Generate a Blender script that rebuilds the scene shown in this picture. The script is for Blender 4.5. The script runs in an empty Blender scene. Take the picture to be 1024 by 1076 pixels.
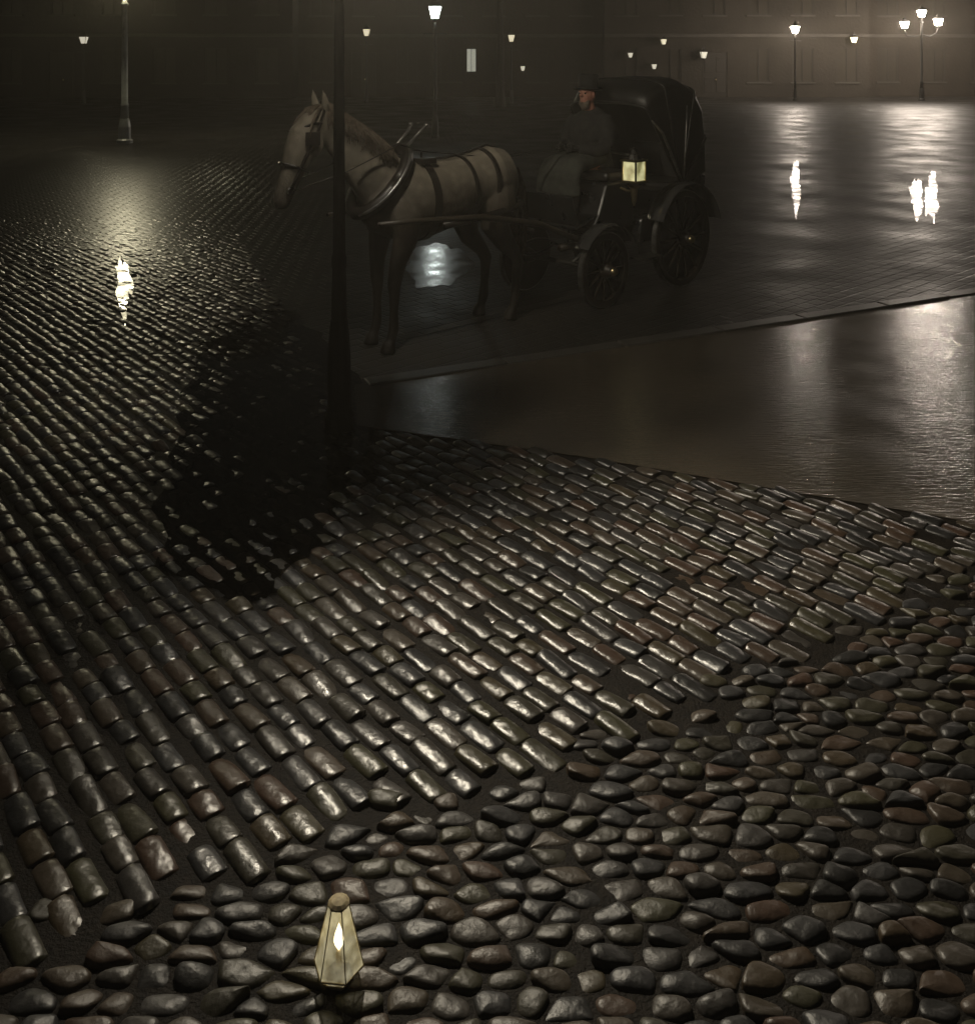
import bpy, bmesh, math, random
from mathutils import Vector, Matrix
R = math.radians
PI = math.pi
random.seed(7)
SC = bpy.context.scene
COL = SC.collection

# ------------------------------------------------------------------ camera, sky, exposure
CAM_H = 2.33          # eye height
F = 1000.0            # focal length in photo pixels (photo is 1024 wide), horizon at photo row 61
cam_d = bpy.data.cameras.new('camera')
cam = bpy.data.objects.new('camera', cam_d)
COL.objects.link(cam)
cam.location = (0, 0, CAM_H)
cam.rotation_euler = (R(90), 0, 0)
cam_d.sensor_fit = 'HORIZONTAL'
cam_d.sensor_width = 36
cam_d.lens = F / 1024 * 36
cam_d.shift_y = -477 / 1024
cam_d.clip_start = 0.05
cam_d.clip_end = 2000
SC.camera = cam

W = bpy.data.worlds.new('World')
SC.world = W
W.use_nodes = True
nt = W.node_tree
bg = nt.nodes['Background']
sky = nt.nodes.new('ShaderNodeTexSky')
sky.sky_type = 'NISHITA'
sky.sun_disc = False
sky.sun_elevation = R(1.0)
sky.sun_rotation = R(200)
hs = nt.nodes.new('ShaderNodeHueSaturation')
hs.inputs['Saturation'].default_value = 0.25
nt.links.new(sky.outputs[0], hs.inputs['Color'])
nt.links.new(hs.outputs[0], bg.inputs['Color'])
bg.inputs['Strength'].default_value = 0.010
NEAR_L, LEFT_L, MID_L, FAR_L = 7600.0, 330.0, 30.0, 600.0     # brightness of the gas lamps
HAZE_D = 0.0030

SC.view_settings.view_transform = 'Standard'
SC.view_settings.look = 'None'
SC.view_settings.exposure = 0
SC.view_settings.gamma = 1
SC.view_settings.use_curve_mapping = False
cy = SC.cycles
cy.use_denoising = True
cy.max_bounces = 5
cy.diffuse_bounces = 2
cy.glossy_bounces = 3
cy.transmission_bounces = 3
cy.volume_bounces = 0
cy.sample_clamp_indirect = 3.0
cy.caustics_reflective = False
cy.caustics_refractive = False

def g(px, py, z=0.0):                      # photo pixel on the ground -> place on the ground
    d = (CAM_H - z) * F / (py - 61)
    return Vector(((px - 512) / F * d, d, z))
def at(px, py, d):                         # photo pixel at a known distance
    return Vector(((px - 512) / F * d, d, CAM_H - (py - 61) / F * d))

# ------------------------------------------------------------------ materials
def mat(name, col, rough=0.6, metal=0.0, spec=0.5, emit=None, estr=0, noise=None, bump=None, coords='Object', rvar=None):
    m = bpy.data.materials.new(name)
    m.use_nodes = True
    t = m.node_tree
    b = t.nodes['Principled BSDF']
    b.inputs['Base Color'].default_value = (*col, 1)
    b.inputs['Roughness'].default_value = rough
    b.inputs['Metallic'].default_value = metal
    b.inputs['Specular IOR Level'].default_value = spec
    tc = t.nodes.new('ShaderNodeTexCoord')
    if noise:                              # (scale, second colour)
        n = t.nodes.new('ShaderNodeTexNoise')
        n.inputs['Scale'].default_value = noise[0]
        n.inputs['Detail'].default_value = 6
        n.inputs['Roughness'].default_value = 0.65
        t.links.new(tc.outputs[coords], n.inputs['Vector'])
        r = t.nodes.new('ShaderNodeValToRGB')
        r.color_ramp.elements[0].position = 0.35
        r.color_ramp.elements[1].position = 0.68
        r.color_ramp.elements[0].color = (*col, 1)
        r.color_ramp.elements[1].color = (*noise[1], 1)
        t.links.new(n.outputs['Fac'], r.inputs['Fac'])
        t.links.new(r.outputs['Color'], b.inputs['Base Color'])
    if rvar:                               # (scale, low, high)
        n = t.nodes.new('ShaderNodeTexNoise')
        n.inputs['Scale'].default_value = rvar[0]
        n.inputs['Detail'].default_value = 5
        t.links.new(tc.outputs[coords], n.inputs['Vector'])
        mr = t.nodes.new('ShaderNodeMapRange')
        mr.inputs['From Min'].default_value = 0.35
        mr.inputs['From Max'].default_value = 0.65
        mr.inputs['To Min'].default_value = rvar[1]
        mr.inputs['To Max'].default_value = rvar[2]
        t.links.new(n.outputs['Fac'], mr.inputs['Value'])
        t.links.new(mr.outputs[0], b.inputs['Roughness'])
    if bump:                               # (scale, distance)
        n = t.nodes.new('ShaderNodeTexNoise')
        n.inputs['Scale'].default_value = bump[0]
        n.inputs['Detail'].default_value = 5
        t.links.new(tc.outputs[coords], n.inputs['Vector'])
        bp = t.nodes.new('ShaderNodeBump')
        bp.inputs['Strength'].default_value = 1.0
        bp.inputs['Distance'].default_value = bump[1]
        t.links.new(n.outputs['Fac'], bp.inputs['Height'])
        t.links.new(bp.outputs[0], b.inputs['Normal'])
    if emit:
        b.inputs['Emission Color'].default_value = (*emit, 1)
        b.inputs['Emission Strength'].default_value = estr
    return m

def stone_mat(name, c0, c1, r0, r1, bumpd=0.0028):
    """wet stone: colour differs from stone to stone (face attribute), wet film with roughness patches"""
    m = mat(name, c0, 0.4, bump=(34, bumpd))
    t = m.node_tree
    b = t.nodes['Principled BSDF']
    a = t.nodes.new('ShaderNodeAttribute')
    a.attribute_name = 'stone_tint'
    mx = t.nodes.new('ShaderNodeValToRGB')
    for k, (ps, cc) in enumerate(((0, c0), (.25, (.034, .035, .038)), (.45, c1), (.62, (.058, .036, .026)), (.78, (.044, .043, .024)), (1, (.03, .027, .024)))):
        e = mx.color_ramp.elements[0] if k == 0 else mx.color_ramp.elements[len(mx.color_ramp.elements) - 1] if k == 5 else mx.color_ramp.elements.new(ps)
        e.position = ps
        e.color = (*cc, 1)
    t.links.new(a.outputs['Fac'], mx.inputs[0])
    tc = t.nodes.new('ShaderNodeTexCoord')
    n = t.nodes.new('ShaderNodeTexNoise')
    n.inputs['Scale'].default_value = 1.3
    n.inputs['Detail'].default_value = 8
    t.links.new(tc.outputs['Object'], n.inputs['Vector'])
    mul = t.nodes.new('ShaderNodeMix')
    mul.data_type = 'RGBA'
    mul.blend_type = 'MULTIPLY'
    mul.inputs[0].default_value = 0.7
    rp = t.nodes.new('ShaderNodeValToRGB')
    rp.color_ramp.elements[0].color = (0.45, 0.42, 0.36, 1)
    rp.color_ramp.elements[1].color = (1.15, 1.1, 1.05, 1)
    t.links.new(n.outputs['Fac'], rp.inputs['Fac'])
    t.links.new(mx.outputs[0], mul.inputs[6])
    t.links.new(rp.outputs[0], mul.inputs[7])
    t.links.new(mul.outputs[2], b.inputs['Base Color'])
    ad = t.nodes.new('ShaderNodeMath')
    ad.operation = 'MULTIPLY_ADD'
    ad.inputs[1].default_value = (r1 - r0)
    ad.inputs[2].default_value = r0
    n2 = t.nodes.new('ShaderNodeTexNoise')
    n2.inputs['Scale'].default_value = 9
    n2.inputs['Detail'].default_value = 4
    t.links.new(tc.outputs['Object'], n2.inputs['Vector'])
    t.links.new(n2.outputs['Fac'], ad.inputs[0])
    t.links.new(ad.outputs[0], b.inputs['Roughness'])
    return m

GAS = (1.0, 0.86, 0.62)
GASG = (0.95, 0.92, 0.62)
M = dict(
    iron=mat('painted_iron', (0.012, 0.013, 0.012), 0.5, noise=(9, (0.028, 0.024, 0.02)), bump=(60, 0.001)),
    post=mat('pale_painted_iron', (0.42, 0.44, 0.42), 0.35, noise=(5, (0.26, 0.27, 0.25)), bump=(60, 0.001)),
    leather=mat('black_leather', (0.009, 0.009, 0.009), 0.48, noise=(7, (0.016, 0.014, 0.012)), bump=(40, 0.002)),
    harness=mat('harness_leather', (0.012, 0.009, 0.007), 0.4, bump=(80, 0.001)),
    coach=mat('coach_paint', (0.008, 0.009, 0.011), 0.3, noise=(3, (0.014, 0.013, 0.012)), rvar=(6, 0.25, 0.5)),
    wood=mat('dark_wheel_wood', (0.03, 0.022, 0.014), 0.5, noise=(12, (0.018, 0.014, 0.01)), bump=(50, 0.001)),
    tyre=mat('worn_steel', (0.28, 0.28, 0.27), 0.38, 0.9, noise=(14, (0.16, 0.15, 0.14))),
    brass=mat('brass', (0.6, 0.5, 0.28), 0.3, 1.0, noise=(20, (0.45, 0.36, 0.2))),
    cloth=mat('greatcoat_wool', (0.030, 0.029, 0.027), 0.95, spec=0.1, noise=(14, (0.017, 0.017, 0.018)), bump=(90, 0.003)),
    apron=mat('grey_lap_rug', (0.055, 0.057, 0.050), 0.95, spec=0.1, noise=(10, (0.03, 0.032, 0.028)), bump=(70, 0.004)),
    felt=mat('hat_felt', (0.010, 0.010, 0.010), 0.8, spec=0.2, bump=(90, 0.001)),
    skin=mat('ruddy_skin', (0.34, 0.15, 0.10), 0.6, noise=(24, (0.20, 0.08, 0.055))),
    stucco=mat('sooty_stucco', (0.046, 0.038, 0.030), 0.9, spec=0.1, noise=(0.6, (0.030, 0.025, 0.020)), bump=(6, 0.02)),
    stucco2=mat('grey_stucco', (0.042, 0.036, 0.029), 0.9, spec=0.1, noise=(0.5, (0.028, 0.024, 0.020)), bump=(6, 0.02)),
    stucco3=mat('dark_stucco', (0.026, 0.024, 0.019), 0.9, spec=0.1, noise=(0.5, (0.016, 0.015, 0.012)), bump=(6, 0.02)),
    trim=mat('weathered_trim', (0.055, 0.047, 0.037), 0.8, noise=(2, (0.036, 0.031, 0.025))),
    joinery=mat('painted_joinery', (0.036, 0.031, 0.025), 0.7, spec=0.2, noise=(8, (0.028, 0.024, 0.02))),
    pane=mat('dark_window_glass', (0.006, 0.007, 0.008), 0.08, rvar=(3, 0.05, 0.15)),
    shutter=mat('closed_shutter', (0.042, 0.036, 0.028), 0.8, spec=0.1, noise=(3, (0.032, 0.027, 0.021))),
    bark=mat('bark', (0.035, 0.028, 0.022), 0.9, noise=(10, (0.02, 0.016, 0.013)), bump=(14, 0.03)),
    slate=mat('roof_slate', (0.05, 0.052, 0.055), 0.5, noise=(3, (0.03, 0.03, 0.033)), bump=(8, 0.02)),
    glow_near=mat('gas_glass_near', (0.8, 0.8, 0.7), 0.3, emit=(1.0, 0.93, 0.78), estr=NEAR_L),
    glow_left=mat('gas_glass_left', (0.8, 0.8, 0.7), 0.3, emit=(1.0, 0.90, 0.60), estr=LEFT_L),
    glow_mid=mat('gas_glass_mid', (0.8, 0.8, 0.7), 0.3, emit=(0.86, 0.95, 0.90), estr=MID_L),
    glow_far=mat('gas_glass_far', (0.8, 0.8, 0.7), 0.3, emit=(1.0, 0.86, 0.72), estr=FAR_L),
    glow_dim=mat('gas_glass_dim', (0.8, 0.8, 0.7), 0.3, emit=(1.0, 0.88, 0.6), estr=0.8),
    glow_pin=mat('oil_flame_glass', (0.8, 0.8, 0.7), 0.3, emit=(1.0, 0.92, 0.72), estr=0.6),
    glow_cab=mat('cab_lamp_glass', (0.8, 0.8, 0.6), 0.3, emit=(0.85, 0.82, 0.42), estr=0.55),
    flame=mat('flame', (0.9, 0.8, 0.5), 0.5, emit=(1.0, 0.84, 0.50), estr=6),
    litwin=mat('lit_window', (0.6, 0.6, 0.5), 0.4, emit=(0.95, 0.95, 0.78), estr=0.32),
)
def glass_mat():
    """smoky glass of the added lantern lit from behind by the flame: pale wavy glass"""
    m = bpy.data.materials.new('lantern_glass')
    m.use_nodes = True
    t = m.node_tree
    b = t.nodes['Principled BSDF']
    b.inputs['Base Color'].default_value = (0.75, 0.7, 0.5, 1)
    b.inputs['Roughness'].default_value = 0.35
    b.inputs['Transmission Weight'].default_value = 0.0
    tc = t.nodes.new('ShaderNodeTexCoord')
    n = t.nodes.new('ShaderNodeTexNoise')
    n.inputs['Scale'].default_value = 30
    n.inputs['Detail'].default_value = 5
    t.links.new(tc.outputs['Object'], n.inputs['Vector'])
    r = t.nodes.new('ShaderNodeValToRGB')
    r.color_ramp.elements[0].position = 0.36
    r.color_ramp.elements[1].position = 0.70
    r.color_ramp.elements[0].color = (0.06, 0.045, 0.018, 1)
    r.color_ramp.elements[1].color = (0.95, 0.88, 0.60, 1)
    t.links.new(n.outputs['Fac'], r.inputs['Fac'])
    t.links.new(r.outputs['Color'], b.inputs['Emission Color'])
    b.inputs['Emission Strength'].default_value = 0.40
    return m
M['lantern_glass'] = glass_mat()  # for the lantern added in place of the street lamp's reflection
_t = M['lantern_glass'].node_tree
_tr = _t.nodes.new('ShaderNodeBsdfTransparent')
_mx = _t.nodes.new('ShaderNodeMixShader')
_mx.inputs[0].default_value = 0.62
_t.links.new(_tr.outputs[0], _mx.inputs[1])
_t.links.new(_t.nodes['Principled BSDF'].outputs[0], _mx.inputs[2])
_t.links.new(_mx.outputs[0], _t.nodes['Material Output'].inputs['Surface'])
M['added_tin'] = mat('added_tarnished_tin', (0.50, 0.42, 0.25), 0.65, spec=0.3, noise=(40, (0.25, 0.20, 0.12)), bump=(90, 0.001))

def smoky(name, lo, hi, sc, st):
    m = glass_mat()
    m.name = name
    for n in m.node_tree.nodes:
        if n.type == 'VALTORGB':
            n.color_ramp.elements[0].color = (*lo, 1)
            n.color_ramp.elements[1].color = (*hi, 1)
        if n.type == 'TEX_NOISE':
            n.inputs['Scale'].default_value = sc
    m.node_tree.nodes['Principled BSDF'].inputs['Emission Strength'].default_value = st
    return m
M['glow_cab'] = smoky('cab_lamp_glass', (0.16, 0.15, 0.05), (0.85, 0.80, 0.42), 9, 0.8)
def horse_mat():
    """dappled grey: pale body, darker towards the legs"""
    m = mat('grey_horse_coat', (0.5, 0.47, 0.4), 0.6, spec=0.25, bump=(70, 0.003))
    t = m.node_tree
    b = t.nodes['Principled BSDF']
    tc = t.nodes.new('ShaderNodeTexCoord')
    sp = t.nodes.new('ShaderNodeSeparateXYZ')
    t.links.new(tc.outputs['Object'], sp.inputs[0])
    n = t.nodes.new('ShaderNodeTexNoise')
    n.inputs['Scale'].default_value = 5
    n.inputs['Detail'].default_value = 6
    t.links.new(tc.outputs['Object'], n.inputs['Vector'])
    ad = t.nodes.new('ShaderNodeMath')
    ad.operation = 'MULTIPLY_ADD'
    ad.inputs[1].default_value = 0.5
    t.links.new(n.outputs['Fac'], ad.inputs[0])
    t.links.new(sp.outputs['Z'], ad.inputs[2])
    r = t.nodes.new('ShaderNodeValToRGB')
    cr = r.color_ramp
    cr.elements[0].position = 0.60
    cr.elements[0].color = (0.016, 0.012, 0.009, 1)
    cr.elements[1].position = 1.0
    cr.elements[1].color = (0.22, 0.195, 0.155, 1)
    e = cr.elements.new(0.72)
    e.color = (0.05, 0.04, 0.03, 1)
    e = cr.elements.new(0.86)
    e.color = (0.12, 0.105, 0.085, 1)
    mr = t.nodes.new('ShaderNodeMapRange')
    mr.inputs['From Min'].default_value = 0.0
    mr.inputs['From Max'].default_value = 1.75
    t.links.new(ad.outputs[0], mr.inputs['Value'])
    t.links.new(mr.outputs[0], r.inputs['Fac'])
    v = t.nodes.new('ShaderNodeTexVoronoi')
    v.inputs['Scale'].default_value = 13
    t.links.new(tc.outputs['Object'], v.inputs['Vector'])
    vr = t.nodes.new('ShaderNodeMapRange')
    vr.inputs['From Max'].default_value = 0.6
    vr.inputs['To Min'].default_value = 1.0
    vr.inputs['To Max'].default_value = 0.62
    t.links.new(v.outputs['Distance'], vr.inputs['Value'])
    mx = t.nodes.new('ShaderNodeMix')
    mx.data_type = 'RGBA'
    mx.blend_type = 'MULTIPLY'
    mx.inputs[0].default_value = 0.6
    t.links.new(r.outputs['Color'], mx.inputs[6])
    t.links.new(vr.outputs[0], mx.inputs[7])
    t.links.new(mx.outputs[2], b.inputs['Base Color'])
    return m
def clear_glass(name, through):
    m = bpy.data.materials.new(name)
    m.use_nodes = True
    t = m.node_tree
    t.nodes.remove(t.nodes['Principled BSDF'])
    tr = t.nodes.new('ShaderNodeBsdfTransparent')
    gl = t.nodes.new('ShaderNodeBsdfGlossy')
    gl.inputs['Roughness'].default_value = 0.05
    mx = t.nodes.new('ShaderNodeMixShader')
    mx.inputs[0].default_value = 0.06
    tr.inputs['Color'].default_value = (through, through * .96, through * .9, 1)
    t.links.new(tr.outputs[0], mx.inputs[1])
    t.links.new(gl.outputs[0], mx.inputs[2])
    t.links.new(mx.outputs[0], t.nodes['Material Output'].inputs['Surface'])
    return m
M['clear'] = clear_glass('clear_pane', 1.0)
M['dim_pane'] = clear_glass('added_dim_pane', 0.24)  # added darker pane that weakens the near lamp towards the cab
M['block_pane'] = clear_glass('added_block_pane', 0.06)  # added near-opaque pane that keeps lamplight off the horse and left ground
M['nearpost'] = mat('sooty_iron', (0.006, 0.006, 0.006), 0.85, spec=0.08, noise=(9, (0.010, 0.009, 0.008)), bump=(60, 0.001))
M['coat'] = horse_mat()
M['hair'] = mat('horse_hair', (0.13, 0.105, 0.08), 0.75, spec=0.15, noise=(30, (0.05, 0.04, 0.03)), bump=(60, 0.004))

# ------------------------------------------------------------------ mesh helpers
class MB:
    def __init__(s):
        s.bm = bmesh.new()
    def box(s, c, size, rot=None):
        mx = Matrix.Translation(Vector(c)) @ (rot.to_4x4() if rot else Matrix()) @ Matrix.Diagonal((*size, 1))
        bmesh.ops.create_cube(s.bm, size=1, matrix=mx)
        return s
    def rings(s, rings, cap=True):
        vs = [[s.bm.verts.new(p) for p in r] for r in rings]
        for a, b in zip(vs, vs[1:]):
            n = len(a)
            for i in range(n):
                s.bm.faces.new((a[i], a[(i + 1) % n], b[(i + 1) % n], b[i]))
        if cap:
            s.bm.faces.new(vs[0][::-1])
            s.bm.faces.new(vs[-1])
        return s
    def tube(s, pts, rad, n=10, cap=True):
        """rad: a number, a list, or a list of (side radius, other radius)"""
        pts = [Vector(p) for p in pts]
        if not isinstance(rad, (list, tuple)):
            rad = [rad] * len(pts)
        out = []
        ref = None
        for i, p in enumerate(pts):
            d = (pts[min(i + 1, len(pts) - 1)] - pts[max(i - 1, 0)]).normalized()
            if ref is None:
                up = Vector((0, 1, 0)) if abs(d.y) < 0.9 else Vector((1, 0, 0))
            else:
                up = ref
            u = (up - d * up.dot(d)).normalized()
            ref = u
            v = d.cross(u)
            r = rad[i]
            ra, rb = r if isinstance(r, (list, tuple)) else (r, r)
            out.append([p + u * (ra * math.cos(2 * PI * k / n)) + v * (rb * math.sin(2 * PI * k / n)) for k in range(n)])
        return s.rings(out, cap)
    def lathe(s, prof, n=16, c=(0, 0, 0), axis='Z', phase=0.0):
        c = Vector(c)
        out = []
        for r, z in prof:
            ring = []
            for k in range(n):
                a = 2 * PI * k / n + phase
                x, y = r * math.cos(a), r * math.sin(a)
                ring.append(c + (Vector((x, y, z)) if axis == 'Z' else Vector((x, z, -y)) if axis == 'Y' else Vector((z, x, y))))
            out.append(ring)
        return s.rings(out)
    def ball(s, c, r, n=14):
        if not isinstance(r, (list, tuple)):
            r = (r, r, r)
        mx = Matrix.Translation(Vector(c)) @ Matrix.Diagonal((*r, 1))
        bmesh.ops.create_uvsphere(s.bm, u_segments=n, v_segments=max(6, n // 2 + 2), radius=1, matrix=mx)
        return s
    def prism(s, poly, y0, y1):
        """polygon in x,z swept along y"""
        a = [s.bm.verts.new((x, y0, z)) for x, z in poly]
        b = [s.bm.verts.new((x, y1, z)) for x, z in poly]
        n = len(poly)
        for i in range(n):
            s.bm.faces.new((a[i], a[(i + 1) % n], b[(i + 1) % n], b[i]))
        s.bm.faces.new(a[::-1])
        s.bm.faces.new(b)
        return s
    def quad(s, *p):
        s.bm.faces.new([s.bm.verts.new(q) for q in p])
        return s
    def build(s, name, m, parent=None, smooth=False, bevel=0.0, subsurf=0):
        bmesh.ops.recalc_face_normals(s.bm, faces=s.bm.faces)
        me = bpy.data.meshes.new(name)
        s.bm.to_mesh(me)
        s.bm.free()
        return link_mesh(name, me, m, parent, smooth, bevel, subsurf)

def link_mesh(name, me, m, parent=None, smooth=False, bevel=0.0, subsurf=0):
    o = bpy.data.objects.new(name, me)
    COL.objects.link(o)
    me.materials.append(m)
    if smooth:
        me.polygons.foreach_set('use_smooth', [True] * len(me.polygons))
    if bevel:
        bv = o.modifiers.new('bevel', 'BEVEL')
        bv.width = bevel
        bv.segments = 2
        bv.limit_method = 'ANGLE'
    if subsurf:
        sb = o.modifiers.new('sub', 'SUBSURF')
        sb.levels = sb.render_levels = subsurf
    if parent:
        o.parent = parent
    return o

def flesh(mb, name, m, parent, voxel, smooth=6):
    """weld the limbs of a body into one continuous skin"""
    bmesh.ops.recalc_face_normals(mb.bm, faces=mb.bm.faces)
    me = bpy.data.meshes.new(name + '_raw')
    mb.bm.to_mesh(me)
    mb.bm.free()
    tmp = bpy.data.objects.new(name + '_raw', me)
    COL.objects.link(tmp)
    rm = tmp.modifiers.new('r', 'REMESH')
    rm.mode = 'VOXEL'
    rm.voxel_size = voxel
    sm = tmp.modifiers.new('s', 'SMOOTH')
    sm.iterations = smooth
    sm.factor = 0.5
    bpy.context.view_layer.update()
    dg = bpy.context.evaluated_depsgraph_get()
    out = bpy.data.meshes.new_from_object(tmp.evaluated_get(dg))
    out.name = name
    bpy.data.objects.remove(tmp)
    bpy.data.meshes.remove(me)
    out.materials.clear()
    return link_mesh(name, out, m, parent, smooth=True)

def tag(o, label=None, cat=None, group=None, kind=None):
    if label: o['label'] = label
    if cat: o['category'] = cat
    if group: o['group'] = group
    if kind: o['kind'] = kind
    return o
def thing(name, label, cat, loc=(0, 0, 0), rz=0.0, group=None):
    o = bpy.data.objects.new(name, None)
    COL.objects.link(o)
    o.location = loc
    o.rotation_euler = (0, 0, rz)
    return tag(o, label, cat, group)
def copy_tree(o, parent=None):
    c = o.copy()
    COL.objects.link(c)
    if parent: c.parent = parent
    for ch in o.children:
        copy_tree(ch, c)
    return c

# ------------------------------------------------------------------ the ground
def inside(p, poly):
    x, y = p
    r = False
    n = len(poly)
    for i in range(n):
        x0, y0 = poly[i]
        x1, y1 = poly[i - 1]
        if (y0 > y) != (y1 > y) and x < (x1 - x0) * (y - y0) / (y1 - y0) + x0:
            r = not r
    return r
def gpoly(pts):
    return [tuple(g(*p).xy) for p in pts]

NEAR_EDGE = [(1180, 562), (1024, 592), (850, 672), (640, 770), (430, 848), (200, 930), (-100, 1035)]
FAR_EDGE = [(-900, 215), (235, 215), (300, 330), (338, 390), (376, 446), (620, 480), (1024, 548)]
SETT = gpoly(FAR_EDGE + NEAR_EDGE + [(-350, 1120), (-1500, 1120)])
COBB = gpoly([(x_, y_ - 32 * (y_ - 61) / 600) for x_, y_ in NEAR_EDGE] + [(-350, 1120), (-900, 1500), (1900, 1500), (1900, 560)])
STRIP = gpoly([(372, 404), (700, 353), (1024, 303), (1700, 205), (1900, 560), (1180, 562), (1024, 548), (620, 480), (376, 446)])

# road: one sheet to the horizon, wet dark setts seen only as a shallow relief
def road_mat():
    m = mat('wet_road', (0.018, 0.0175, 0.017), 0.2, noise=(0.9, (0.030, 0.027, 0.023)), rvar=(0.9, 0.36, 0.54), spec=0.10)
    t = m.node_tree
    b = t.nodes['Principled BSDF']
    tc = t.nodes.new('ShaderNodeTexCoord')
    mp = t.nodes.new('ShaderNodeMapping')
    mp.inputs['Rotation'].default_value = (0, 0, R(-41))
    mp.inputs['Scale'].default_value = (1, 1, 1)
    t.links.new(tc.outputs['Object'], mp.inputs[0])
    br = t.nodes.new('ShaderNodeTexBrick')
    br.inputs['Scale'].default_value = 1
    br.inputs['Brick Width'].default_value = 0.2
    br.inputs['Row Height'].default_value = 0.14
    br.inputs['Mortar Size'].default_value = 0.016
    br.inputs['Mortar Smooth'].default_value = 0.8
    t.links.new(mp.outputs[0], br.inputs[0])
    n = t.nodes.new('ShaderNodeTexNoise')
    n.inputs['Scale'].default_value = 7
    n.inputs['Detail'].default_value = 6
    t.links.new(tc.outputs['Object'], n.inputs[0])
    sb = t.nodes.new('ShaderNodeMath')
    sb.operation = 'SUBTRACT'
    t.links.new(n.outputs['Fac'], sb.inputs[0])
    t.links.new(br.outputs['Fac'], sb.inputs[1])
    bp = t.nodes.new('ShaderNodeBump')
    bp.inputs['Distance'].default_value = 0.005
    t.links.new(sb.outputs[0], bp.inputs['Height'])
    t.links.new(bp.outputs[0], b.inputs['Normal'])
    # the stretch on the left is worn rough: a soft-edged patch in the road's own coordinates
    sp = t.nodes.new('ShaderNodeVectorMath')
    sp.operation = 'SUBTRACT'
    sp.inputs[1].default_value = (-7.0, 17.0, 0)
    t.links.new(tc.outputs['Object'], sp.inputs[0])
    sc_ = t.nodes.new('ShaderNodeVectorMath')
    sc_.operation = 'MULTIPLY'
    sc_.inputs[1].default_value = (1 / 5.5, 1 / 11.0, 0)
    t.links.new(sp.outputs[0], sc_.inputs[0])
    ln = t.nodes.new('ShaderNodeVectorMath')
    ln.operation = 'LENGTH'
    t.links.new(sc_.outputs[0], ln.inputs[0])
    ns = t.nodes.new('ShaderNodeTexNoise')
    ns.inputs['Scale'].default_value = 0.5
    ns.inputs['Detail'].default_value = 5
    t.links.new(tc.outputs['Object'], ns.inputs[0])
    ma = t.nodes.new('ShaderNodeMath')
    ma.operation = 'MULTIPLY_ADD'
    ma.inputs[1].default_value = 0.5
    t.links.new(ns.outputs['Fac'], ma.inputs[0])
    t.links.new(ln.outputs['Value'], ma.inputs[2])
    mk = t.nodes.new('ShaderNodeMapRange')
    mk.inputs['From Min'].default_value = 0.95
    mk.inputs['From Max'].default_value = 1.35
    mk.inputs['To Min'].default_value = 1.0
    mk.inputs['To Max'].default_value = 0.0
    t.links.new(ma.outputs[0], mk.inputs['Value'])
    old = b.inputs['Roughness'].links[0].from_socket
    mxr = t.nodes.new('ShaderNodeMix')
    mxr.data_type = 'FLOAT'
    t.links.new(mk.outputs[0], mxr.inputs[0])
    t.links.new(old, mxr.inputs[2])
    mxr.inputs[3].default_value = 0.30
    t.links.new(mxr.outputs[0], b.inputs['Roughness'])
    return m
M['road'] = road_mat()
M['asphalt'] = mat('wet_asphalt', (0.075, 0.062, 0.046), 0.3, noise=(1.4, (0.045, 0.038, 0.029)), rvar=(2.2, 0.17, 0.25), bump=(1, 0.0028), spec=0.9)
for _n in M['asphalt'].node_tree.nodes:
    if _n.type == 'BUMP':
        _src = _n.inputs['Height'].links[0].from_node
        _mp = M['asphalt'].node_tree.nodes.new('ShaderNodeMapping')
        _mp.inputs['Scale'].default_value = (9, 62, 1)
        _tc = M['asphalt'].node_tree.nodes.new('ShaderNodeTexCoord')
        M['asphalt'].node_tree.links.new(_tc.outputs['Object'], _mp.inputs[0])
        M['asphalt'].node_tree.links.new(_mp.outputs[0], _src.inputs['Vector'])
        _src.inputs['Detail'].default_value = 3
M['kerb'] = mat('kerb_granite', (0.06, 0.056, 0.05), 0.4, noise=(6, (0.035, 0.032, 0.03)), bump=(40, 0.002))
tag(MB().quad((-150, -30, -0.02), (150, -30, -0.02), (150, 250, -0.02), (-150, 250, -0.02)).build('road', M['road']), kind='structure')
s_ = MB()
top = [s_.bm.verts.new((x, y, -0.004)) for x, y in STRIP]
bot = [s_.bm.verts.new((x, y, -0.03)) for x, y in STRIP]
s_.bm.faces.new(top)
for i in range(len(top)):
    s_.bm.faces.new((top[i - 1], top[i], bot[i], bot[i - 1]))
tag(s_.build('pavement', M['asphalt']), kind='structure')
pr = random.Random(5)
M['water'] = mat('still_water', (0.010, 0.010, 0.009), 0.07, bump=(2.6, 0.010), rvar=(2.6, 0.17, 0.36))
def shade_water_mat():
    """dark water added for the dark reflection of the horse: the drowned stones show faintly through a mirror film"""
    m = bpy.data.materials.new('shade_water_film')
    m.use_nodes = True
    t = m.node_tree
    t.nodes.remove(t.nodes['Principled BSDF'])
    tr = t.nodes.new('ShaderNodeBsdfTransparent')
    tr.inputs['Color'].default_value = (0.22, 0.20, 0.17, 1)
    gl = t.nodes.new('ShaderNodeBsdfGlossy')
    gl.inputs['Roughness'].default_value = 0.05
    fr = t.nodes.new('ShaderNodeFresnel')
    fr.inputs['IOR'].default_value = 1.33
    mx = t.nodes.new('ShaderNodeMixShader')
    t.links.new(fr.outputs[0], mx.inputs[0])
    t.links.new(tr.outputs[0], mx.inputs[1])
    t.links.new(gl.outputs[0], mx.inputs[2])
    t.links.new(mx.outputs[0], t.nodes['Material Output'].inputs['Surface'])
    return m
M['shade_water'] = shade_water_mat()
M['damp'] = mat('damp_ground', (0.02, 0.02, 0.018), 0.2, bump=(7, 0.002), rvar=(4, 0.14, 0.26))
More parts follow.
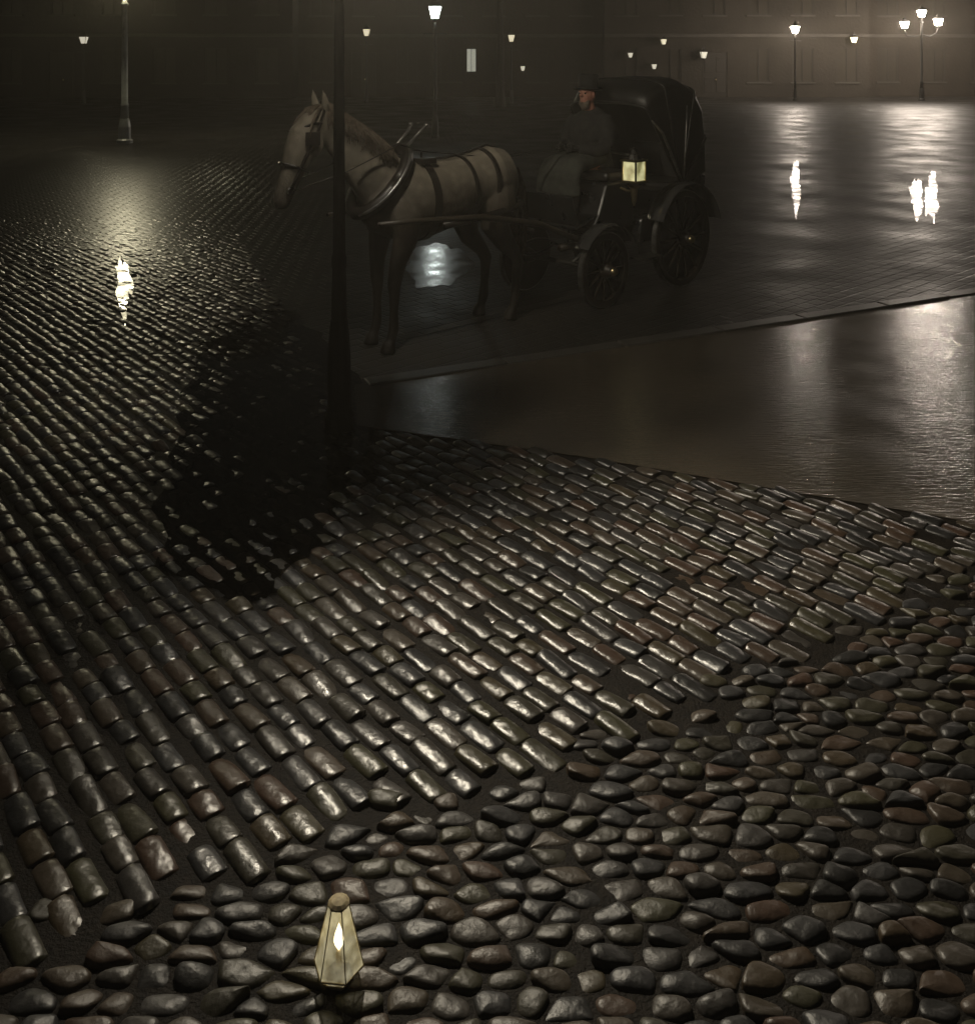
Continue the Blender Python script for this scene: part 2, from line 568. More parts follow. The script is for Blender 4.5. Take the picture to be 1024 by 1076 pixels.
def puddle(corners, z, wob=.16, m='water'):
    """rain water standing in a hollow or a wheel rut; corners: left, far, right, near as photo pixels on the ground"""
    l_, f_, r_, n_ = [g(*c) for c in corners]
    c = (l_ + f_ + r_ + n_) / 4
    ax, ay = (r_ - l_) / 2, (f_ - n_) / 2
    ph = [pr.uniform(0, 6) for _ in range(4)]
    b_ = MB()
    vs = []
    for q in range(64):
        a = 2 * PI * q / 64
        rr = 1 + wob * (math.sin(2 * a + ph[0]) + .8 * math.sin(3 * a + ph[1]) + .6 * math.sin(7 * a + ph[2]) + .4 * math.sin(13 * a + ph[3]))
        p = c + ax * rr * math.cos(a) + ay * rr * math.sin(a)
        vs.append(b_.bm.verts.new((p.x, p.y, z)))
    b_.bm.faces.new(vs)
    bmesh.ops.triangulate(b_.bm, faces=b_.bm.faces)
    tag(b_.build('puddle', M[m]), kind='structure')
puddle(((830, 190), (837, 168), (840, 192), (835, 212)), -0.017, .2)
puddle(((955, 203), (963, 188), (970, 205), (963, 220)), -0.017, .2)
puddle(((972, 202), (978, 182), (986, 206), (979, 226)), -0.017, .2)
puddle(((428, 278), (462, 254), (494, 272), (455, 300)), -0.017, .1, 'damp')
puddle(((122, 294), (127, 270), (138, 302), (133, 326)), -0.0075, .24)
M['mud'] = mat('joint_mud', (0.005, 0.004, 0.0035), 0.7, spec=0.12, noise=(30, (0.014, 0.011, 0.008)), bump=(110, 0.006))
b_ = MB()
b_.bm.faces.new([b_.bm.verts.new((x, y, -0.0125)) for x, y in gpoly(FAR_EDGE[3:] + [(1180, 562), (1900, 560), (1900, 1500), (-900, 1500), (-1500, 1120), (-900, 325), (230, 325)])])
bmesh.ops.triangulate(b_.bm, faces=b_.bm.faces)
tag(b_.build('paving_bed', M['mud']), kind='structure')
# dark water sheet added for the horse's dark reflection; the setts dip below it
SHADE_MASS = gpoly([(205, 425), (232, 350), (300, 335), (352, 385), (384, 440), (378, 484), (335, 536), (296, 572), (255, 598), (215, 585), (188, 530)])
def into(p, poly):
    """how far inside (positive) or outside a point is, in metres"""
    d = min(((Vector(p) - Vector(a)) - (Vector(b) - Vector(a)) * max(0, min(1, (Vector(p) - Vector(a)).dot(Vector(b) - Vector(a)) / (Vector(b) - Vector(a)).length_squared))).length
            for a, b in zip(poly, poly[1:] + poly[:1]))
    return d if inside(p, poly) else -d
def sink(p):
    return 0.0135 * min(1, max(0, (into(p, SHADE_MASS) + 0.34 + 0.10 * math.sin(p.x * 9) * math.sin(p.y * 7)) / 0.95))
hw = MB()
hc = sum((Vector(p) for p in SHADE_MASS), Vector((0, 0))) / len(SHADE_MASS)
shade_outline = [hc + (Vector(p) - hc) * 1.2 for p in SHADE_MASS]
for _ in range(3):
    shade_outline = [q for k in range(len(shade_outline)) for q in (shade_outline[k - 1] * .75 + shade_outline[k] * .25, shade_outline[k - 1] * .25 + shade_outline[k] * .75)]
hw.bm.faces.new([hw.bm.verts.new((p.x + .05 * math.sin(p.y * 11) + pr.gauss(0, .012), p.y + .06 * math.sin(p.x * 9), -0.0056)) for p in shade_outline])
bmesh.ops.triangulate(hw.bm, faces=hw.bm.faces)
shade_sheet = tag(hw.build('puddle', M['shade_water']), kind='structure')  # added sheet in the shape of the horse's dark reflection
if shade_sheet.data.polygons[0].normal.z < 0:
    shade_sheet.data.flip_normals()

class Stones:
    """many rounded stones gathered in one sheet of paving"""
    SEG = 16
    def __init__(s):
        s.v, s.f, s.t = [], [], []
    def add(s, cx, cy, ang, lx, ly, z, h, p, tilt, rng, along, across, wob):
        n = s.SEG
        b0 = len(s.v)
        ca, sa = math.cos(ang), math.sin(ang)
        ph = [rng.uniform(0, 2 * PI) for _ in range(3)]
        am = [rng.uniform(0, wob) for _ in range(3)]
        tx, ty = rng.gauss(0, tilt), rng.gauss(0, tilt)
        prof = [0.40, 0.72, 0.90, 0.98, 1.0]
        edge = [0, 0, 0.06, 0.22, 1.2]
        s.v.append((cx, cy, z + h))
        for rr, ed in zip(prof, edge):
            for k in range(n):
                a = 2 * PI * k / n
                c, d = math.cos(a), math.sin(a)
                e = (abs(c) ** p + abs(d) ** p) ** (-1 / p)
                e *= 1 + am[0] * math.sin(2 * a + ph[0]) + am[1] * math.sin(3 * a + ph[1]) + am[2] * math.sin(5 * a + ph[2])
                x, y = c * e * rr * lx / 2, d * e * rr * ly / 2
                xn, yn = abs(x) / (lx / 2), abs(y) / (ly / 2)
                e_ = ed * (0.3 if xn > yn and ed < 1 else 1.0)
                zt = z + h * (1 - along * xn ** 3 - across * yn ** 2 - e_)
                if ed < 1:
                    zt += x * tx + y * ty + 0.0018 * math.sin(a * 2 + ph[1] + rr * 5)
                s.v.append((cx + x * ca - y * sa, cy + x * sa + y * ca, zt))
        tint = rng.random()
        for k in range(n):
            s.f.append((b0, b0 + 1 + k, b0 + 1 + (k + 1) % n))
            s.t.append(tint)
        for j in range(len(prof) - 1):
            o = b0 + 1 + j * n
            for k in range(n):
                s.f.append((o + k, o + n + k, o + n + (k + 1) % n, o + (k + 1) % n))
                s.t.append(tint)
    def fitted(s, poly, c, z, h, tilt, rng):
        b0 = len(s.v)
        n = len(poly)
        tx, ty = rng.gauss(0, tilt), rng.gauss(0, tilt)
        gap = rng.uniform(0.93, 0.985)
        hx, hy = rng.uniform(-.25, .25), rng.uniform(-.25, .25)
        ph = rng.uniform(0, 6)
        crown = rng.uniform(0.08, 0.24)
        s.v.append((c.x + hx * .02, c.y + hy * .02, z + h))
        rings = ((.30, .0), (.55, .0), (.76, .02), (.90, .07), (.97, .20), (1.0, 1.2))
        for rr, ed in rings:
            for q in poly:
                d = (q - c) * (rr * gap)
                zz = z + h * (1 - crown * rr * rr - ed)
                if ed < 1:
                    zz += d.x * tx + d.y * ty + 0.0016 * math.sin(d.x * 70 + ph) * math.sin(d.y * 90 + ph * 2)
                s.v.append((c.x + d.x + hx * .02 * (1 - rr), c.y + d.y + hy * .02 * (1 - rr), zz))
        tint = rng.random()
        for k in range(n):
            s.f.append((b0, b0 + 1 + k, b0 + 1 + (k + 1) % n))
            s.t.append(tint)
        for j in range(len(rings) - 1):
            o = b0 + 1 + j * n
            for k in range(n):
                s.f.append((o + k, o + n + k, o + n + (k + 1) % n, o + (k + 1) % n))
                s.t.append(tint)
    def build(s, name, m):
        me = bpy.data.meshes.new(name)
        me.from_pydata(s.v, [], s.f)
        at_ = me.attributes.new('stone_tint', 'FLOAT', 'FACE')
        at_.data.foreach_set('value', s.t)
        return tag(link_mesh(name, me, m, smooth=True), kind='structure')

M['sett'] = stone_mat('wet_setts', (0.016, 0.016, 0.016), (0.056, 0.047, 0.036), 0.22, 0.44)
M['cobble'] = stone_mat('wet_cobbles', (0.016, 0.016, 0.016), (0.054, 0.045, 0.034), 0.34, 0.56, 0.004)
M['cobble'].node_tree.nodes['Principled BSDF'].inputs['Specular IOR Level'].default_value = 0.34

rng = random.Random(3)
st = Stones()
RA = R(90 + 41)                              # the rows run back to the left
rd = Vector((math.cos(RA), math.sin(RA)))
rn = Vector((-rd.y, rd.x))
ROW, LEN = 0.094, 0.15
TAKEN = set()                                # where setts lie, so that cobbles close up to them
for i in range(-210, 210):
    off = rng.uniform(0, LEN)
    u = -14.0 + off
    shift = rng.gauss(0, 0.006)
    while u < 26:
        ln = LEN * rng.uniform(0.78, 1.25)
        p = rd * (u + ln / 2) + rn * (i * ROW + shift + rng.gauss(0, 0.004) + 0.03 * math.sin(u * 0.5 + 1))
        u += ln
        if p.y < 1.2 or p.y > 14.0 or abs(p.x) > 0.75 * p.y + 2.6 or not inside(p, SETT):
            continue
        for q in range(-2, 3):
            w_ = p + rd * (q * ln / 4)
            TAKEN.add((int(w_.x // 0.045), int(w_.y // 0.045)))
        dip = sink(p) if 3.5 < p.y < 10 and -4.5 < p.x < 0.3 else 0.0
        st.add(p.x, p.y, RA + rng.gauss(0, 0.025), ln - 0.002, ROW - 0.010 + rng.gauss(0, 0.003), -0.040 - dip - 0.022 * min(1, max(0, (p.y - 8.0) / 5.0)),
               0.040 + rng.gauss(0, 0.003) - (0.008 if rng.random() < .06 else 0), 9, 0.05, rng, 0.03, 0.22, 0.015)
st.build('sett_paving', M['sett'])

def cell(c, near, reach):
    """the ground nearer to c than to any neighbour"""
    poly = [Vector((c.x + reach * a, c.y + reach * b)) for a, b in ((-1, -1), (1, -1), (1, 1), (-1, 1))]
    for q in near:
        m_, d_ = (c + q) / 2, q - c
        out = []
        for k in range(len(poly)):
            p0, p1 = poly[k - 1], poly[k]
            s0, s1 = (p0 - m_).dot(d_), (p1 - m_).dot(d_)
            if (s0 <= 0) != (s1 <= 0):
                out.append(p0 + (p1 - p0) * (s0 / (s0 - s1)))
            if s1 <= 0:
                out.append(p1)
        poly = out
    return poly
SQ = 0.58                                     # the stones lie with their long side across the view
cells = {}
for i in range(-75, 85):
    for j in range(0, 80):
        x = (i + 0.5 * (j % 2)) * 0.112 + rng.gauss(0, 0.021)
        y = 1.2 + j * 0.064 + rng.gauss(0, 0.012)
        if y < 5.7:
            cells[(i, j)] = Vector((x, y / SQ))
st = Stones()
for (i, j), c in cells.items():
    x, y = c.x, c.y * SQ
    if abs(x) > 0.75 * y + 2.4 or not inside((x, y), COBB):
        continue
    if any((int(x // 0.045) + a, int(y // 0.045) + b) in TAKEN for a, b in ((0, 0), (0, 1), (0, -1))):
        continue
    near = [cells[k] for k in ((i + a, j + b) for a in (-2, -1, 0, 1, 2) for b in (-2, -1, 0, 1, 2)) if k in cells and k != (i, j)]
    poly = cell(c, near, 0.16)
    for f_ in (.21, .25):                     # worn corners
        poly = [q for k in range(len(poly)) for q in (poly[k - 1] * (1 - f_) + poly[k] * f_, poly[k - 1] * f_ + poly[k] * (1 - f_))]
    cen = sum(poly, Vector((0, 0))) / len(poly)
    st.fitted([Vector((q.x, q.y * SQ)) for q in poly], Vector((cen.x, cen.y * SQ)), -0.040, 0.040 + rng.gauss(0, 0.0050), 0.10, rng)
st.build('cobble_paving', M['cobble'])

# kerb stones along the far edge of the smooth pavement
ks = MB()
a, b = Vector((*g(384, 401).xy, 0)), Vector((*g(1700, 204).xy, 0))
dv = (b - a).normalized()
L = (b - a).length
u = 0.0
rot = Matrix.Rotation(math.atan2(dv.y, dv.x), 3, 'Z')
while u < min(L, 26):
    ln = rng.uniform(0.8, 1.15)
    c = a + dv * (u + ln / 2)
    ks.box((c.x, c.y, -0.030 + rng.gauss(0, 0.002)), (ln - 0.012, 0.16, 0.07), rot)
    u += ln
tag(ks.build('kerb', M['kerb'], bevel=0.012), kind='structure')

# ------------------------------------------------------------------ street lamps
def lantern_parts(root, x, y, z, glow, s=1.0, iron='iron'):
    """square gas lantern, wide at the top; z is the foot of the lantern"""
    rt = math.sqrt(0.5)
    b0, b1, h = (0.10 if glow == 'glow_near' else 0.105) * s, 0.185 * s, 0.36 * s  # near lamp's foot is sized to shade the ground below it
    def corner(w, k):
        return Vector((x + w * (1 if k in (0, 3) else -1), y + w * (1 if k in (0, 1) else -1), 0))
    fr = MB()
    for k in range(4):
        p, q = corner(b0, k), corner(b1, k)
        p.z, q.z = z, z + h
        fr.tube([p, q], 0.011 * s, 6)
        p2, q2 = corner(b0, (k + 1) % 4), corner(b1, (k + 1) % 4)
        p2.z, q2.z = z, z + h
        fr.tube([p, p2], 0.010 * s, 6)
        fr.tube([q, q2], 0.012 * s, 6)
    fr.lathe([(0.03 * s, z - 0.10 * s), (0.05 * s, z - 0.06 * s), (b0 * .9, z - 0.015 * s), (b0, z)], 8, (x, y, 0))
    f = fr.build('lantern_frame', M[iron], root)
    near = glow == 'glow_near'
    gl = MB()
    for k in range(4):
        if near:
            gl = MB()
        p, q, p2, q2 = corner(b0 * .95, k), corner(b1 * .95, k), corner(b0 * .95, (k + 1) % 4), corner(b1 * .95, (k + 1) % 4)
        p.z = p2.z = z + 0.01 * s
        q.z = q2.z = z + h - 0.01 * s
        gl.quad(p, p2, q2, q)
        if near:
            gl.build('lantern_glass', M[('dim_pane', 'block_pane', 'block_pane', 'clear')[k]], root)
    if not near:
        gl.build('lantern_glass', M[glow], root)
    if glow == 'glow_near':
        MB().tube([(x, y, z), (x, y, z + .13)], .012, 8).build('burner', M[iron], root, smooth=True)
        MB().lathe([(.03, z + .13), (.045, z + .15), (.05, z + .19), (.045, z + .23), (.025, z + .25)], 14, (x, y, 0)).build('gas_mantle', M[glow], root, smooth=True)
    rf = MB()
    rf.lathe([(b1 * 1.5, z + h), (b1 * 1.5, z + h + 0.02 * s), (b1 * 0.75, z + h + 0.13 * s), (b1 * 0.5, z + h + 0.15 * s),
              (b1 * 0.5, z + h + 0.21 * s), (b1 * 0.15, z + h + 0.26 * s), (0.008, z + h + 0.34 * s)], 4, (x, y, 0), phase=PI / 4)
    rf.build('lantern_roof', M[iron], root)
    return f

def street_lamp(loc, H, label, glow, group='gas street lamps', iron='iron', thick=1.0, heads=None):
    """H is the height of the lantern's middle"""
    root = thing('street_lamp', label, 'street lamp', loc, R(-53) if glow == 'glow_near' else 0, group)
    top = H - 0.18 - 0.10
    k = thick
    base = MB().lathe([(0.12 * k, 0), (0.12 * k, 0.08), (0.095 * k, 0.12), (0.09 * k, 0.45), (0.078 * k, 0.6), (0.067 * k, 0.68)], 12)
    base.build('base', M[iron], root, smooth=False)
    pst = MB().lathe([(0.065 * k, 0.66), (0.055 * k, 1.0), (0.060 * k, 1.02), (0.060 * k, 1.07), (0.050 * k, 1.1), (0.038 * k, top - 0.25),
                      (0.055 * k, top - 0.22), (0.055 * k, top - 0.18), (0.036 * k, top - 0.15), (0.034, top)], 14)
    pst.build('post', M[iron], root, smooth=True)
    if heads is None and glow == 'glow_near':
        lantern_parts(root, 0, 0, H - 0.18, glow, iron=iron)
    elif heads is None:
        if glow != 'glow_left':
            MB().tube([(-0.32, 0, top - 0.34), (0.32, 0, top - 0.34)], 0.014, 8).ball((-0.33, 0, top - 0.34), 0.024, 8).ball((0.33, 0, top - 0.34), 0.024, 8).build('ladder_bar', M[iron], root, smooth=True)
        lantern_parts(root, 0, 0, H - 0.18, glow, iron=iron)
    else:
        for (hx, hz) in heads:
            if hx:
                MB().tube([(0, 0, top - 0.9), (hx * 0.5, 0, top - 1.0), (hx * 0.9, 0, hz - 0.6), (hx, 0, hz - 0.28)], 0.03, 8).build('arm', M[iron], root, smooth=True)
            lantern_parts(root, hx, 0, hz - 0.18, glow, iron=iron)
    return root

def lamp_at(px, py, d, label, glow, **k):
    p = at(px, py, d)
    return street_lamp((p.x, d, -0.02), p.z + 0.02, label, glow, **k)

street_lamp((-0.935, 6.0, 0.0), 3.30, 'dark iron lamp post standing in front of the grey horse', 'glow_near', thick=0.8, iron='nearpost')
lamp_at(131, -14, 26.4, 'pale lit gas lamp post at the upper left, shining onto the wet road before it', 'glow_left', iron='post', thick=1.8)
lamp_at(457, 13, 28.0, 'gas lamp with a yellow light directly above the back of the grey horse', 'glow_mid')
lamp_at(385, 34, 50.0, 'far gas lamp just right of the dark foreground lamp post', 'glow_dim')
lamp_at(537, 40, 50.0, 'far gas lamp beside the bare tree trunk, between horse and coachman', 'glow_dim')
lamp_at(835, 31, 53.0, 'single far gas lamp between the cab hood and the three-headed lamp', 'glow_far')
lamp_at(88, 42, 50.0, 'dim far gas lamp at the far left, left of the pale lit post', 'glow_pin')
d3 = 53.0
p3 = at(968, 14, d3)
street_lamp((p3.x, d3, -0.02), p3.z + 0.02, 'three-headed gas lamp, a cluster of bright lights at the upper right', 'glow_far', thick=1.5,
            heads=[(0, p3.z + 0.02), (-0.95, at(950, 26, d3).z + 0.02), (0.92, at(985, 23, d3).z + 0.02)])

# ------------------------------------------------------------------ far facades
def facade(name, label, x0, x1, y, H, mwall, cols, z_rows, ww, door_cols=(), lit=None, depth=9.0):
    root = thing(name, label, 'building', ((x0 + x1) / 2, y, -0.05))
    w = x1 - x0
    ox = []
    for i in range(cols):
        cx = -w / 2 + w * (i + 0.5) / cols
        for r, (zb, zt) in enumerate(z_rows):
            if r == 0 and i in door_cols:
                ox.append((cx - 0.75, cx + 0.75, 0.0, 2.75, 'door'))
            else:
                ox.append((cx - ww / 2, cx + ww / 2, zb, zt, 'window'))
    if lit:
        ox = [o for o in ox if o[1] < lit[0] - 0.3 or o[0] > lit[1] + 0.3 or o[3] < lit[2] or o[2] > lit[3]]
        ox.append((*lit, 'lit'))
    xs = sorted({-w / 2, w / 2, *[o[0] for o in ox], *[o[1] for o in ox]})
    zs = sorted({0.0, H, *[o[2] for o in ox], *[o[3] for o in ox]})
    wl = MB()
    vcache = {}
    def V(x, yy, z):
        kk = (round(x, 4), yy, round(z, 4))
        if kk not in vcache:
            vcache[kk] = wl.bm.verts.new((x, yy, z))
        return vcache[kk]
    hole = lambda x, z: any(o[0] < x < o[1] and o[2] < z < o[3] for o in ox)
    for xa, xb in zip(xs, xs[1:]):
        for za, zb in zip(zs, zs[1:]):
            if not hole((xa + xb) / 2, (za + zb) / 2):
                wl.bm.faces.new((V(xa, 0, za), V(xb, 0, za), V(xb, 0, zb), V(xa, 0, zb)))
    D = 0.09
    for (a0, a1, b0, b1, kd) in ox:
        wl.quad((a0, 0, b0), (a0, D, b0), (a0, D, b1), (a0, 0, b1))
        wl.quad((a1, 0, b0), (a1, D, b0), (a1, D, b1), (a1, 0, b1))
        wl.quad((a0, 0, b1), (a1, 0, b1), (a1, D, b1), (a0, D, b1))
        wl.quad((a0, 0, b0), (a1, 0, b0), (a1, D, b0), (a0, D, b0))
    wl.quad((-w / 2, 0, 0), (-w / 2, depth, 0), (-w / 2, depth, H), (-w / 2, 0, H))
    wl.quad((w / 2, 0, 0), (w / 2, depth, 0), (w / 2, depth, H), (w / 2, 0, H))
    wl.quad((-w / 2, depth, 0), (w / 2, depth, 0), (w / 2, depth, H), (-w / 2, depth, H))
    wl.build('wall', M[mwall], root)
    MB().box((0, -0.10, 0.3), (w - 0.02, 0.19, 0.6)).build('plinth', M['trim'], root, bevel=0.02) if not door_cols else None
    MB().box((0, -0.03, z_rows[0][1] + 0.75), (w - 0.02, 0.055, 0.20)).build('string_course', M['trim'], root, bevel=0.02)
    MB().box((0, -0.24, H - 0.2), (w + 0.2, 0.46, 0.38)).build('cornice', M['trim'], root, bevel=0.05)
    MB().prism([(-w / 2 - .2, H + 0.02), (w / 2 + .2, H + 0.02), (w / 2 - 1.5, H + 3), (-w / 2 + 1.5, H + 3)], -0.3, depth).build('roof', M['slate'], root)
    for (a0, a1, b0, b1, kd) in ox:
        cx, cz = (a0 + a1) / 2, (b0 + b1) / 2
        ww_, hh = a1 - a0, b1 - b0
        if kd == 'door':
            dr = MB().box((cx, 0.07, cz), (ww_ - 0.02, 0.06, hh - 0.02))
            for sx in (-1, 1):
                for zz in (0.28, 0.72):
                    dr.box((cx + sx * ww_ * .24, 0.035, b0 + hh * zz), (ww_ * .34, 0.03, hh * .34))
            d = dr.build('door', M['joinery'], root, bevel=0.01)
            MB().ball((cx + 0.08, 0.01, 1.1), 0.045, 8).build('handle', M['brass'], d)
        else:
            fr = MB()
            for sx in (-1, 0, 1):
                fr.box((cx + sx * (ww_ / 2 - 0.04), 0.05, cz), (0.07, 0.06, hh - 0.01))
            for zz in (b0 + 0.04, b0 + hh * 0.66, b1 - 0.04):
                fr.box((cx, 0.052, zz), (ww_ - 0.15, 0.05, 0.07))
            if kd == 'lit':
                fr.bm.clear()
                fr.box((cx, 0.045, b0 + 0.03), (ww_, 0.06, 0.05)).box((cx, 0.045, b1 - 0.03), (ww_, 0.06, 0.05)).box((cx, 0.047, cz), (0.03, 0.05, hh - 0.1))
            wo = fr.build('window', M['joinery'], root)
            MB().box((cx, 0.075, cz), (ww_ - 0.01, 0.012, hh - 0.01)).build('pane', M['litwin' if kd == 'lit' else 'shutter'], wo)
            MB().box((cx, -0.035, b0 - 0.06), (ww_ + 0.2, 0.08, 0.09)).build('sill', M['trim'], wo, bevel=0.01)
    return root

ROWS = [(0.95, 3.0), (5.0, 7.1), (8.6, 10.5)]
lx = at(495, 63, 58).x
facade('corner_house', 'brown stuccoed house behind the horse with a narrow lit window', -11.5, 7.0, 58, 12, 'stucco', 7, ROWS, 1.25, (1,),
       lit=(lx - 0.27 + 2.25, lx + 0.27 + 2.25, 1.52, 3.0))
facade('town_house', 'grey brown house behind the cab hood and the single far lamp', 7.05, 23.0, 57.4, 13.5, 'stucco2', 6, ROWS, 1.3, (2,))
facade('town_house', 'brown house at the far right behind the three-headed lamp', 23.05, 46.0, 58.2, 12.8, 'stucco', 8, ROWS, 1.25, (4,))
facade('town_house', 'dark unlit house at the upper left behind the pale lamp post', -42.0, -11.55, 56.5, 12.4, 'stucco3', 10, ROWS, 1.3, (5,))

def wall_lantern(px, py, y, label, glow='glow_pin', s=0.8):
    p = at(px, py, y - 0.3)
    root = thing('wall_lantern', label, 'wall lantern', (p.x, y - 0.3, p.z - 0.16 * s), 0, 'small lanterns on the far house fronts')
    MB().tube([(0, 0.30, 0.30 * s), (0, 0.12, 0.48 * s), (0, 0.02, 0.62 * s), (0, 0, 0.60 * s)], 0.015, 6).box((0, 0.285, 0.28 * s), (0.10, 0.02, 0.22)).build('bracket', M['iron'], root)
    lantern_parts(root, 0, 0, 0, glow, s)
wall_lantern(549, 72, 58, 'tiny low wall lantern left of the coachman, right of the bare tree trunk')
wall_lantern(662, 58, 57.4, 'tiny wall lantern over the front of the cab hood')
wall_lantern(687, 70, 57.4, 'lowest tiny wall lantern close above the top of the cab hood')
wall_lantern(697, 44, 57.4, 'pale wall lantern high above the middle of the cab hood', 'glow_dim', 0.9)
wall_lantern(739, 58, 57.4, 'greenish wall lantern above the rear edge of the cab hood', 'glow_pin', 1.1)
wall_lantern(897, 42, 57.4, 'faint wall lantern between the single lamp and the three-headed lamp', 'flame', 0.9)

# bare trees
def bare_tree(px, d, h, r0, label, seed):
    p = at(px, 61, d)
    root = thing('bare_tree', label, 'tree', (p.x, d, -0.05), 0)
    rg = random.Random(seed)
    tr = MB()
    pts, rad = [], []
    for i in range(9):
        f = i / 8
        pts.append((rg.gauss(0, 0.05) * f, rg.gauss(0, 0.05) * f, h * 0.62 * f))
        rad.append(r0 * (1.5 if i == 0 else 1 - 0.5 * f))
    tr.tube(pts, rad, 12)
    tr.build('trunk', M['bark'], root, smooth=True)
    cr = MB()
    def limb(p, dirv, ln, r, lev):
        q = p
        ps, rs = [p], [r]
        dd = dirv.copy()
        for k in range(4):
            dd = (dd + Vector((rg.gauss(0, .22), rg.gauss(0, .22), rg.gauss(0.08, .15)))).normalized()
            q = q + dd * ln / 4
            ps.append(q)
            rs.append(r * (1 - 0.18 * (k + 1)))
        cr.tube(ps, rs, 5)
        if lev:
            for _ in range(4):
                k = rg.randint(1, 4)
                limb(ps[k], (dd + Vector((rg.gauss(0, .7), rg.gauss(0, .7), rg.gauss(.1, .5)))).normalized(), ln * 0.6, rs[k] * .6, lev - 1)
    for k in range(9):
        a = rg.uniform(0, 2 * PI)
        z = h * rg.uniform(0.38, 0.62)
        limb(Vector((0, 0, z)), Vector((math.cos(a), math.sin(a), rg.uniform(.4, 1.4))).normalized(), h * .3, r0 * .4, 2)
    cr.build('crown', M['bark'], root)
bare_tree(525, 46, 12, 0.20, 'dark bare tree with a straight trunk between horse and coachman', 4)

# ------------------------------------------------------------------ the horse
HEAD = R(225)                       # horse and cab come towards the left and the viewer
horse = thing('horse', 'pale grey harnessed horse standing before the cab, head lowered to the left', 'horse', (-0.406, 8.164, -0.02), HEAD)
TR = [(-0.87, 1.20, .07, .12), (-0.82, 1.23, .16, .21), (-0.72, 1.26, .235, .275), (-0.55, 1.275, .275, .29), (-0.33, 1.24, .262, .275), (-0.05, 1.185, .285, .30),
      (0.22, 1.16, .29, .325), (0.42, 1.18, .262, .345), (0.58, 1.20, .23, .315), (0.72, 1.20, .18, .25), (0.82, 1.19, .10, .15)]
def trunk_at(x):
    for a, b in zip(TR, TR[1:]):
        if a[0] <= x <= b[0]:
            f = (x - a[0]) / (b[0] - a[0])
            return [a[i] + (b[i] - a[i]) * f for i in range(1, 4)]
hb = MB()
hb.rings([[(x, ry * math.cos(2 * PI * k / 20), zc + rz * math.sin(2 * PI * k / 20)) for k in range(20)] for x, zc, ry, rz in TR])
hb.tube([(0.45, 0, 1.22), (0.66, 0, 1.36), (0.86, 0, 1.56), (1.04, 0, 1.74), (1.18, 0, 1.87), (1.27, 0, 1.92)],
        [(.19, .29), (.145, .25), (.115, .205), (.095, .165), (.082, .13), (.06, .09)], 16)
hb.tube([(1.20, 0, 1.95), (1.30, 0, 1.86), (1.37, 0, 1.75), (1.44, 0, 1.62), (1.50, 0, 1.48), (1.555, 0, 1.36), (1.585, 0, 1.28), (1.59, 0, 1.24)],
        [(.055, .06), (.088, .105), (.102, .145), (.090, .125), (.068, .09), (.060, .078), (.058, .068), (.04, .04)], 16)
for sy in (-1, 1):
    hb.ball((1.33, sy * .055, 1.70), (.085, .045, .10), 12)                    # cheek
    hb.ball((1.41, sy * .082, 1.75), (.035, .028, .030), 10)                   # brow over the eye
    hb.ball((1.60, sy * .038, 1.315), (.022, .018, .026), 8)                   # nostril rim
    hb.tube([(1.225, sy * .055, 1.94), (1.235, sy * .068, 2.00), (1.25, sy * .07, 2.06), (1.262, sy * .066, 2.115)], [.026, .034, .024, .006], 8)
    ff = 0.03 * sy
    hb.tube([(0.56, sy * .13, 1.25), (0.53, sy * .175, 1.06), (0.52, sy * .165, .90), (0.58 + ff * .5, sy * .15, .70), (0.60 + ff, sy * .145, .52), (0.595 + ff, sy * .145, .46),
             (0.60 + ff, sy * .145, .32), (0.60 + ff, sy * .145, .18), (0.63 + ff, sy * .145, .10), (0.655 + ff, sy * .145, .06)],
            [(.10, .16), (.10, .15), (.085, .115), (.062, .075), (.053, .058), (.045, .048), (.034, .038), (.043, .046), (.038, .04), (.048, .05)], 12)
    hh = -0.04 * sy
    hb.tube([(-0.55, sy * .13, 1.28), (-0.52, sy * .19, 1.05), (-0.46, sy * .195, .90), (-0.56 + hh, sy * .175, .74), (-0.70 + hh, sy * .165, .60), (-0.755 + hh, sy * .16, .51),
             (-0.745 + hh, sy * .16, .42), (-0.735 + hh, sy * .16, .30), (-0.725 + hh, sy * .16, .18), (-0.695 + hh, sy * .16, .10), (-0.67 + hh, sy * .16, .06)],
            [(.12, .22), (.125, .21), (.105, .15), (.080, .105), (.055, .07), (.052, .065), (.042, .05), (.036, .042), (.045, .05), (.038, .04), (.05, .052)], 12)
    for fx in (0.665 + ff, -0.66 + hh):
        yy = sy * (.145 if fx > 0 else .16)
        hb.tube([(fx - .015, yy, .085), (fx, yy, .0)], [(.05, .052), (.062, .072)], 12)
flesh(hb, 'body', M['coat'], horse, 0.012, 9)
# mane, forelock, tail: locks of hair
rg = random.Random(11)
mn = MB()
for i in range(240):
    f = i / 239
    bx, bz = 0.62 + (1.24 - 0.62) * f, 1.63 + (2.015 - 1.63) * f ** 0.85
    s = 1 if rg.random() < 0.75 else -1
    l = rg.uniform(.12, .22)
    mn.tube([(bx, rg.gauss(0, .012), bz), (bx - .02, s * .045, bz + .01), (bx - .035 + rg.gauss(0, .02), s * (.085 + .02 * (1 - f)), bz - l * .5), (bx - .02 + rg.gauss(0, .03), s * (.115 + .03 * (1 - f)), bz - l)],
            [.009, .009, .006, .002], 5)
for i in range(16):
    y = rg.gauss(0, .03)
    mn.tube([(1.24, y * .4, 1.99), (1.32, y, 1.965), (1.40 + rg.gauss(0, .01), y * 1.4, 1.86), (1.445, y * 1.7, 1.76)], [.012, .013, .01, .003], 6)
mn.build('mane', M['hair'], horse, smooth=True)
tl = MB()
